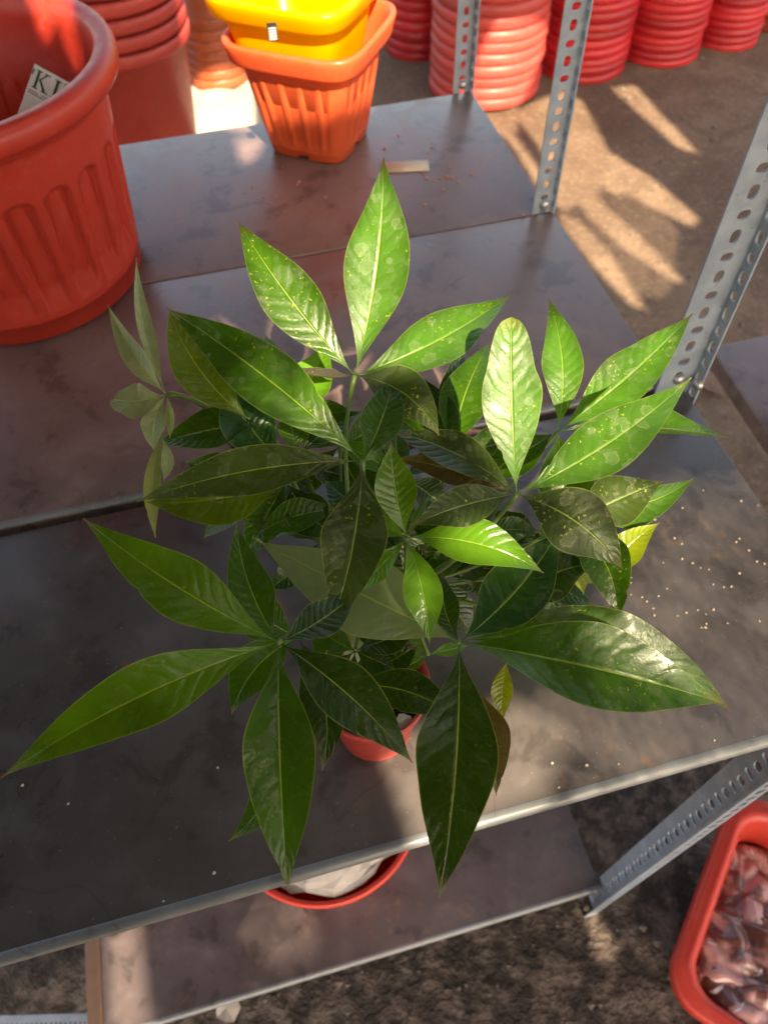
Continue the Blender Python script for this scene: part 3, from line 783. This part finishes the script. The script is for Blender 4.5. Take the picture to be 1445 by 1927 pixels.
def make_leaflet(parent, hub, tip, wpx, col, dtip, dbase, peak=.52, bend=0, fold=.22, roll=0, arch=.07, dust=.5, curl=.0, blunt=0, asym=0, btwist=0, tipdrop=0, shp=1.0, sun=0, hs=0):
    """hub,tip in pixels with depths; wpx = widest width in pixels"""
    B = P(hub[0], hub[1], dbase); T = P(tip[0], tip[1], dtip); L = (T-B).length
    dx, dy = tip[0]-hub[0], tip[1]-hub[1]; lp = math.hypot(dx, dy); nx, ny = -dy/lp, dx/lp
    midpx = ((hub[0]+tip[0])/2+nx*bend, (hub[1]+tip[1])/2+ny*bend)
    Mi = P(midpx[0], midpx[1], (dtip+dbase)/2-arch*L)
    C = Mi*2-(B+T)/2
    rs = random.Random(int(hub[0]*7+tip[0]*3+tip[1])); tw = rs.uniform(-26, 26); wv = rs.uniform(.12, .30); nick = rs.uniform(.15, .95); nside = rs.choice((-1, 1)); nd = rs.choice((0, 0, .10, .16))
    nu, nv = 52, 12; V, Fc, UV = [], [], []
    seed = Vector((hub[0]*.13+tip[0]*.07, tip[1]*.05, wpx*.1))
    for i in range(nu+1):
        u = i/nu
        p = B*(1-u)**2+C*2*u*(1-u)+T*u*u
        tg = ((C-B)*(1-u)+(T-C)*u).normalized()
        toc = (CAM-p).normalized()
        N = (toc*.62+UPV*.55); N = (N-tg*N.dot(tg)).normalized()
        N = Matrix.Rotation(R(roll+tw*(u-.4)), 3, tg)@N
        Wd = tg.cross(N).normalized()
        vis = (Wd-toc*Wd.dot(toc)).length
        depth = (p-CAM).dot(fwd)
        # outline: narrow stalked base, wide middle, drawn-out tip
        a = peak; uu = max(0., (u-.025)/.975)
        if uu < a: q = math.sin(.5*math.pi*(uu/a)**1.06)**(1.42*shp)
        else:
            x = (uu-a)/(1-a); q = math.cos(.5*math.pi*x**(1.05))**(1.32)
            q = q*(1-.08*math.sin(math.pi*x)**2)
        if blunt: q = max(q, (1-((uu-a)/(1-a))**6)**.5*.95*(1-.45*((uu-a)/(1-a))) if uu > a else q)
        if i == nu: q = 0
        hw = .965*wpx/2*depth/F*q/max(vis, .35)
        hw = max(hw, .0004)
        fo = fold*(1-.25*u)
        for j in range(nv+1):
            v = j/nv*2-1; s = 1+asym*(1 if v > 0 else -1)
            edge = (-nd*math.exp(-((u-nick)/.018)**2) if v*nside > .5 else 0)+.06*noise.noise(Vector((u*5, v*.5, 0))+seed)*abs(v)
            off = Wd*(v*hw*s*(1+edge))
            lift = abs(v)**1.3*hw*fo - curl*hw*v*v*v*v
            wave = hw*wv*noise.noise(Vector((u*4.5, (1 if v > 0 else -1)*2.0, 7))+seed)*abs(v)**1.5
            # quilting between side veins
            sph = (u-.13*abs(v)**1.25)*13
            puck = hw*.006*(math.cos(2*math.pi*sph+math.pi))*math.sin(math.pi*min(1, abs(v)))*1.1
            V.append(p+off*(1-.10*fo*abs(v))+N*(lift+wave+puck-tipdrop*L*u**3)-parent_loc(parent))
            UV.append((u, v))
    for i in range(nu):
        for j in range(nv):
            a = i*(nv+1)+j; Fc.append((a, a+1, a+nv+2, a+nv+1))
    if sun or hs:
        W_ = [v+parent_loc(parent) for v in V]; n1 = nv+1
        q = sun or hs; k0, k1 = (q if isinstance(q, tuple) else (0, 1))
        ids = [i for i in range(nu+1) if k0 <= i/nu <= k1]
        (lit if sun else half).append([on_blocker(W_[i*n1]) for i in ids]+[on_blocker(W_[i*n1+nv]) for i in reversed(ids)])
    me_loc = B-parent_loc(parent)
    V = [v-me_loc for v in V]
    o = mesh('leaflet', V, Fc, M['leaf'], parent, me_loc, uvs=UV)
    c = G[col] if isinstance(col, str) else col
    k = random.uniform(.9, 1.1); o.color = (c[0]*k, c[1]*k, c[2]*k, dust)
    return o
_loc = {}
def parent_loc(p): return _loc[p.name]
leafobjs = []
def leaf(hub, d, items, stem=0, ctrl=None, rad=.0013, young=False, dust=.5):
    hw = P(hub[0], hub[1], d)
    s = stems[stem]+base; 
    c = ctrl if ctrl is not None else Vector((s.x*.35+hw.x*.65, s.y*.35+hw.y*.65, min(s.z, hw.z)*.7+max(s.z, hw.z)*.3))
    pts = [q-hw for q in bez(s, c, hw, 16)]
    V, Fc = tube(pts, lambda t: rad*(1.35-.45*t) if t < .93 else rad*1.25, 8)
    o = mesh('leaf', V, Fc, M['stem'], plant, hw-base)
    _loc[o.name] = hw
    for it in items:
        kw = dict(dust=dust); kw.update(it[4] if len(it) > 4 else {})
        db = kw.pop('db', d+.0015); off = kw.pop('off', None)
        hb = off or hub
        make_leaflet(o, hb, it[0], it[1], it[2], it[3], db, **kw)
    leafobjs.append(o); return o
D = dict
# top cluster
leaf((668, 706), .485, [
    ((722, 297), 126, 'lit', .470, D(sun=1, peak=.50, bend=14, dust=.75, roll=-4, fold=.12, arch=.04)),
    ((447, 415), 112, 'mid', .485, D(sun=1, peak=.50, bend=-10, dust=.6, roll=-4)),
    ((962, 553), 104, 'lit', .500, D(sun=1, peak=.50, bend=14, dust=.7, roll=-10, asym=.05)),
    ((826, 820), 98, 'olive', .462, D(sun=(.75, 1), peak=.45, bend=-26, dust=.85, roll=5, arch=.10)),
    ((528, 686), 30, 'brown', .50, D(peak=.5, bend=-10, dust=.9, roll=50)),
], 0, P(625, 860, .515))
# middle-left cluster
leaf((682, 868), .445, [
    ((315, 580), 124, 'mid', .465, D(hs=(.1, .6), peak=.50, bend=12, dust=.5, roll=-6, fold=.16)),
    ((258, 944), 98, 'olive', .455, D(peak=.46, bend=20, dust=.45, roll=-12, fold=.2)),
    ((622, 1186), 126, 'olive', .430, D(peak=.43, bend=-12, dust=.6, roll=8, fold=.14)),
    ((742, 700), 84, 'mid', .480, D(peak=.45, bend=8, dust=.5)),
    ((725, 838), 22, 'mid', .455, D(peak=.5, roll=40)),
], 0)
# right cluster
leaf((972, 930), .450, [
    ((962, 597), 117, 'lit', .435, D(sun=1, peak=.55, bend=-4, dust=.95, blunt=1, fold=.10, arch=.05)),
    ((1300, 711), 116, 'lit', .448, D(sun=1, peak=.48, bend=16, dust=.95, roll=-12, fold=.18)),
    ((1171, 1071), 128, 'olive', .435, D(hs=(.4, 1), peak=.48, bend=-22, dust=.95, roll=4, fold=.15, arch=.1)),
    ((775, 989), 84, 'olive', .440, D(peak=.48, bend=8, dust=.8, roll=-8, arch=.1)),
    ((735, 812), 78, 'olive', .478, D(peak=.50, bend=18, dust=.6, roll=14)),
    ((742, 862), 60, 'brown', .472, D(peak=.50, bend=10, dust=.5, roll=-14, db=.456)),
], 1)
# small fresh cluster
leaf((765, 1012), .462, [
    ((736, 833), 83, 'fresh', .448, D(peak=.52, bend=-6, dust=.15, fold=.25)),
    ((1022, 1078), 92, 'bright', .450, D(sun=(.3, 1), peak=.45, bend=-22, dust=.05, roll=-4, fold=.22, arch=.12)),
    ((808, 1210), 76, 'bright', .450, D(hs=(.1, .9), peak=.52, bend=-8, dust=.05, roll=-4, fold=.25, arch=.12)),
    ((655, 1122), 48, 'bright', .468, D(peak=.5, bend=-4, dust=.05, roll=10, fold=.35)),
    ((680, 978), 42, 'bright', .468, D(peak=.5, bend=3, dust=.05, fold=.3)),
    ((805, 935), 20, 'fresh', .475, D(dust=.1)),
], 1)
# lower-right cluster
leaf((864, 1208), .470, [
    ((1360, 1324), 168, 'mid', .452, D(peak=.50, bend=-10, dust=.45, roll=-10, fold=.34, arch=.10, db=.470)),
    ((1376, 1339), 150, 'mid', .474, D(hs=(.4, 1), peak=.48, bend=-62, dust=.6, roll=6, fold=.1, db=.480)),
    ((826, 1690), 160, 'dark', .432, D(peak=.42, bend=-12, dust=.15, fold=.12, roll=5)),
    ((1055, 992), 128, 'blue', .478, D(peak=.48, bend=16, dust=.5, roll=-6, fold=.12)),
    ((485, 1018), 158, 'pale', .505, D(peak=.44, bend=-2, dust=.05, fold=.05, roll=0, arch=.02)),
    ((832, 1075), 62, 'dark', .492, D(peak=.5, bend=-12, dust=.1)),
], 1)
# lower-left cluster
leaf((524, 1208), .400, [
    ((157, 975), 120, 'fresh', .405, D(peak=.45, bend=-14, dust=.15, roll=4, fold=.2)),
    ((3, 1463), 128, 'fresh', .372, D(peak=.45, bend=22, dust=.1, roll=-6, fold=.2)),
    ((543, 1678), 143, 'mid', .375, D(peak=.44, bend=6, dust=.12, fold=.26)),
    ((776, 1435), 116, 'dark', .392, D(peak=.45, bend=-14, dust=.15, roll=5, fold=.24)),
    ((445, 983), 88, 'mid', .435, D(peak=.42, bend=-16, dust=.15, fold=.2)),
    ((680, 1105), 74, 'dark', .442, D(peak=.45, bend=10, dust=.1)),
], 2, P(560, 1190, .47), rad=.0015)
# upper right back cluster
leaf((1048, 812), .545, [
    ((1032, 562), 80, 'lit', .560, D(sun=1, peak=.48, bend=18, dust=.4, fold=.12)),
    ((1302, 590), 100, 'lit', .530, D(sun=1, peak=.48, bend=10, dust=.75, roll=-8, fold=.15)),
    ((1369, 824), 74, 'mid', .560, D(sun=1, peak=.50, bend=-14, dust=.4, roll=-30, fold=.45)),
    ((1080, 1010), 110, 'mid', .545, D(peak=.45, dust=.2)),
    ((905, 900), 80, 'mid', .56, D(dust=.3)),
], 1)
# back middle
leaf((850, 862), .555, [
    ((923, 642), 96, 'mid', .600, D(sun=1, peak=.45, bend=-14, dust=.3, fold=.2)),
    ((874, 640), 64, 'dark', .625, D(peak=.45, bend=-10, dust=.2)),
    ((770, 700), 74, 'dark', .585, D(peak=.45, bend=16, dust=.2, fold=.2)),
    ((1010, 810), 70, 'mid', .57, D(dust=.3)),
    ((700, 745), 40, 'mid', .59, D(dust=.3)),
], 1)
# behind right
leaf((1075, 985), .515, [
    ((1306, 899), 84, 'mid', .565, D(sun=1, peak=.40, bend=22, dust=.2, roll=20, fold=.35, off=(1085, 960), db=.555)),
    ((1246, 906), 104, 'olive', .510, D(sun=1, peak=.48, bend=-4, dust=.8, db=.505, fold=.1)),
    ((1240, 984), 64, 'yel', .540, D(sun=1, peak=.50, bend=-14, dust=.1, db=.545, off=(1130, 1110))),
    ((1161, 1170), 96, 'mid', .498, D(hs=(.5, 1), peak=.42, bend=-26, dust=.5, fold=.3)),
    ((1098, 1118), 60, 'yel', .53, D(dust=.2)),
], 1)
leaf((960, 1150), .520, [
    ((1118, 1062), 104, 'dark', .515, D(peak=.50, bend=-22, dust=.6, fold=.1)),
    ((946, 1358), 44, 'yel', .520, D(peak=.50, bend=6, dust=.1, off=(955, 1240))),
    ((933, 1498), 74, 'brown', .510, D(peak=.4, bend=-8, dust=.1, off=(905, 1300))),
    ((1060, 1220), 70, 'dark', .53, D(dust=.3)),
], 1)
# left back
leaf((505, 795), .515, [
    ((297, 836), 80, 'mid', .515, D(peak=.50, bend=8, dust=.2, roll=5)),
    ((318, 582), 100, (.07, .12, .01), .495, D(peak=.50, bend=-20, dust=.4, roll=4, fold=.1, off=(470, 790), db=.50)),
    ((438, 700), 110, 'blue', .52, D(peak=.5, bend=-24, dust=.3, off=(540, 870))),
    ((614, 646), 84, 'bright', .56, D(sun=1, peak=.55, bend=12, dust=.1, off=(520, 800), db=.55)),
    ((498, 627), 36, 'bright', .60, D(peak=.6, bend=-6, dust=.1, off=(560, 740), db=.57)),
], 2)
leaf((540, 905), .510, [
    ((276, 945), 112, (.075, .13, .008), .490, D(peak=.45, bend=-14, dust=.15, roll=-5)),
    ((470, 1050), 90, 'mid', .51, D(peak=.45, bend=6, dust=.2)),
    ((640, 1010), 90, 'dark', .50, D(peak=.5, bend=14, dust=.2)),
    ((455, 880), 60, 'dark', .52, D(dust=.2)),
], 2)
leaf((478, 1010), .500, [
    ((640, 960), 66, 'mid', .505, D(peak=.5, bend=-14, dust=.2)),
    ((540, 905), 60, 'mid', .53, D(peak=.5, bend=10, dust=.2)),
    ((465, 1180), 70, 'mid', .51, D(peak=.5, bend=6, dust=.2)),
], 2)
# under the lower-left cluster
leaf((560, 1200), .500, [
    ((431, 1583), 82, 'mid', .470, D(peak=.50, bend=-36, dust=.1, off=(540, 1330), db=.48)),
    ((606, 1450), 96, 'dark', .470, D(peak=.45, bend=-28, dust=.1)),
    ((436, 1345), 96, 'mid', .480, D(peak=.45, bend=22, dust=.1)),
    ((428, 1130), 90, 'mid', .495, D(peak=.5, dust=.1)),
    ((872, 1361), 84, 'dark', .485, D(peak=.45, bend=-24, dust=.2, off=(655, 1290), db=.50)),
], 2)
# deep shoots in the middle
leaf((806, 1232), .560, [
    ((700, 1240), 30, 'bright', .565, D(dust=.05)), ((735, 1272), 34, 'fresh', .56, D(dust=.05)),
    ((770, 1200), 30, 'bright', .57, D(dust=.05)), ((880, 1215), 26, 'bright', .57, D(dust=.05)),
], 1)
leaf((640, 1160), .530, [
    ((600, 1262), 66, 'mid', .53, D(dust=.2)), ((690, 1262), 50, 'pale', .54, D(dust=.1)), ((760, 1190), 90, 'dark', .53, D(dust=.1)),
    ((630, 1272), 40, 'pale', .545, D(dust=.1, off=(655, 1170))), ((790, 1210), 86, 'dark', .52, D(off=(640, 1280), bend=8, db=.525, dust=.1)),
], 0)
leaf((668, 1225), .505, [
    ((585, 1330), 60, 'dark', .51, D(dust=.1, bend=8)), ((742, 1258), 62, 'dark', .50, D(dust=.1)),
    ((655, 1345), 50, 'dark', .50, D(dust=.1)), ((790, 1180), 66, 'dark', .50, D(dust=.1)), ((600, 1190), 50, 'mid', .51, D(dust=.1)),
], 0)
for (hx, hy, dd, n_, seed) in ((1010, 1040, .54, 6, 11), (480, 900, .56, 5, 13), (820, 1080, .535, 6, 1), (700, 980, .53, 6, 2), (600, 1020, .53, 5, 3), (900, 1010, .53, 6, 4), (760, 900, .54, 5, 5), (560, 860, .56, 5, 6), (980, 1080, .55, 5, 7), (640, 840, .57, 5, 8)):
    rnd = random.Random(seed*11); items = []; n_ += 1; a0 = rnd.uniform(0, 6)
    for k in range(n_):
        a = a0+2*math.pi*k/n_+rnd.uniform(-.2, .2); L = rnd.uniform(105, 165)
        items.append(((hx+L*math.cos(a), hy+L*.85*math.sin(a)), rnd.uniform(46, 74), rnd.choice(['dark', 'mid', 'dark', 'blue']), dd+rnd.uniform(-.01, .02), D(dust=.2, bend=rnd.uniform(-10, 10), roll=rnd.uniform(-15, 15))))
    leaf((hx, hy), dd, items, seed % 3)
# pale young shoot at left
leaf((313, 742), .500, [
    ((257, 485), 34, 'young', .530, D(peak=.45, bend=-14, dust=.2, roll=38, fold=.4)),
    ((203, 572), 46, 'young', .515, D(peak=.38, bend=-10, dust=.2, roll=-20, fold=.5)),
    ((211, 750), 72, 'young', .500, D(peak=.58, bend=-8, dust=.2, blunt=1, fold=.1)),
    ((320, 826), 20, 'youngb', .495, D(peak=.5, bend=-4, dust=.1, roll=30)),
    ((292, 850), 46, 'young', .510, D(peak=.55, bend=12, dust=.2)),
    ((293, 1012), 34, 'youngb', .500, D(peak=.55, bend=14, dust=.1, roll=10, off=(312, 800), db=.505)),
    ((308, 905), 26, 'young', .515, D(peak=.6, bend=-10, dust=.1, off=(303, 820), db=.51)),
], 2, P(430, 735, .53), rad=.0017)
# ------------------------------------------------------------------ added unseen cloth overhead: its holes are shaped to place the sun patches
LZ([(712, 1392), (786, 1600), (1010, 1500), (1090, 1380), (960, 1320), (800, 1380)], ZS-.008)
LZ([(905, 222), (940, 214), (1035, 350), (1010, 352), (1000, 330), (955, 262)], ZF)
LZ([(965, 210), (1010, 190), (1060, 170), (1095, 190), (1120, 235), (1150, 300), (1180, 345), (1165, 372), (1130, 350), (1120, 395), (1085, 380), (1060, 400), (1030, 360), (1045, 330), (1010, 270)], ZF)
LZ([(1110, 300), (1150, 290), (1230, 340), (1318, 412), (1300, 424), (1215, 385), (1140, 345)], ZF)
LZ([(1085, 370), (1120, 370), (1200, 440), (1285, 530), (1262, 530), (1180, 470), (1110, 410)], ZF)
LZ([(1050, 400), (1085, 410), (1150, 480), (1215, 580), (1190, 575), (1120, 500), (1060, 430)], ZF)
half.append([on_blocker(PZ(x, y, ZF)) for x, y in [(1040, 380), (1120, 300), (1200, 350), (1280, 440), (1250, 560), (1180, 560), (1080, 440)]])
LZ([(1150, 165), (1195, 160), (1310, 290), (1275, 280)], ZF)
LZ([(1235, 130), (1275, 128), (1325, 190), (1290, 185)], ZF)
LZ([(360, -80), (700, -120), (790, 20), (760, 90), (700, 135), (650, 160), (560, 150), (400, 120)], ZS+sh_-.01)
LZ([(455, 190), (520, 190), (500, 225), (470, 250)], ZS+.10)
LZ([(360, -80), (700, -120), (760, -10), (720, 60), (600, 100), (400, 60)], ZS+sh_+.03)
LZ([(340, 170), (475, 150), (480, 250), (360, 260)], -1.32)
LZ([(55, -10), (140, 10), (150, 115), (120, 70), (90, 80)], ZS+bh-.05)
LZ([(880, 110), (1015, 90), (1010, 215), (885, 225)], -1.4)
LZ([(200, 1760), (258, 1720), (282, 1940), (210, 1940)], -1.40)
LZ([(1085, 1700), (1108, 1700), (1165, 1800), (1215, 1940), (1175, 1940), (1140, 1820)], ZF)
half.append([on_blocker(PZ(x, y, -1.40)) for x, y in [(430, 1730), (520, 1700), (600, 1690), (590, 1800), (540, 1820), (470, 1790)]])
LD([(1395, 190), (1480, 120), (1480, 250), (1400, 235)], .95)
half.append([on_blocker(PZ(x, y, ZS-.008)) for x, y in [(1080, 1385), (1000, 1330), (1180, 1060), (1250, 900), (1460, 900), (1480, 1420), (1080, 1490)]])
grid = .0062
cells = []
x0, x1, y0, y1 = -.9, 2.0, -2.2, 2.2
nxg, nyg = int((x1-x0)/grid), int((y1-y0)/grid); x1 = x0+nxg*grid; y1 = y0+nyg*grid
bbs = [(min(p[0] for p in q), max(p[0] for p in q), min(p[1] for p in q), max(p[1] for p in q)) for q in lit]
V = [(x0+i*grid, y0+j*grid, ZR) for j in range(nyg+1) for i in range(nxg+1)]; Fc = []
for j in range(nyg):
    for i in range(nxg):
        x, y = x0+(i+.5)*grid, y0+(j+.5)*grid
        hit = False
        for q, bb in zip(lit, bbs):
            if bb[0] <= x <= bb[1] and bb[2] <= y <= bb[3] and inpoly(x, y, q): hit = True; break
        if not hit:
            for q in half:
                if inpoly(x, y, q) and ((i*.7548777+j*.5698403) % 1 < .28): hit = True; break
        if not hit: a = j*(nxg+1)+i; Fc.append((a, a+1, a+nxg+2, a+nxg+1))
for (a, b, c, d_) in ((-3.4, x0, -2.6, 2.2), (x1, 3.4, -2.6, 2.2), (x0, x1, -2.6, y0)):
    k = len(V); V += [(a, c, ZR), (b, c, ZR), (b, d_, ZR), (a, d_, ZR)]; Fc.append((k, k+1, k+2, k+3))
o = mesh('unseen_blocker', V, Fc, M['blocker']); meta(o, 'unseen added sun cloth stretched over the racks, letting sun through its holes', 'shade cloth')

def add_viewer_blocker():  # added, unseen: shades the near shelf as the viewer's body would
    V, Fc = [], []; nx, nz = 60, 30
    for j in range(nz+1):
        for i in range(nx+1):
            x = -.80+.90*i/nx
            V.append((x, -.46+.025*math.sin(x*38)+.01*math.sin(x*91+j*.1), (.84+.0*i)+(ZC-.76)*j/nz))
    for j in range(nz):
        for i in range(nx):
            a = j*(nx+1)+i; Fc.append((a, a+1, a+nx+2, a+nx+1))
    o = mesh('viewer_blocker', V, Fc, M['blocker']); meta(o, 'unseen added dark cloth hanging in front of the nearest rack on the viewer side', 'shade cloth')
add_viewer_blocker()
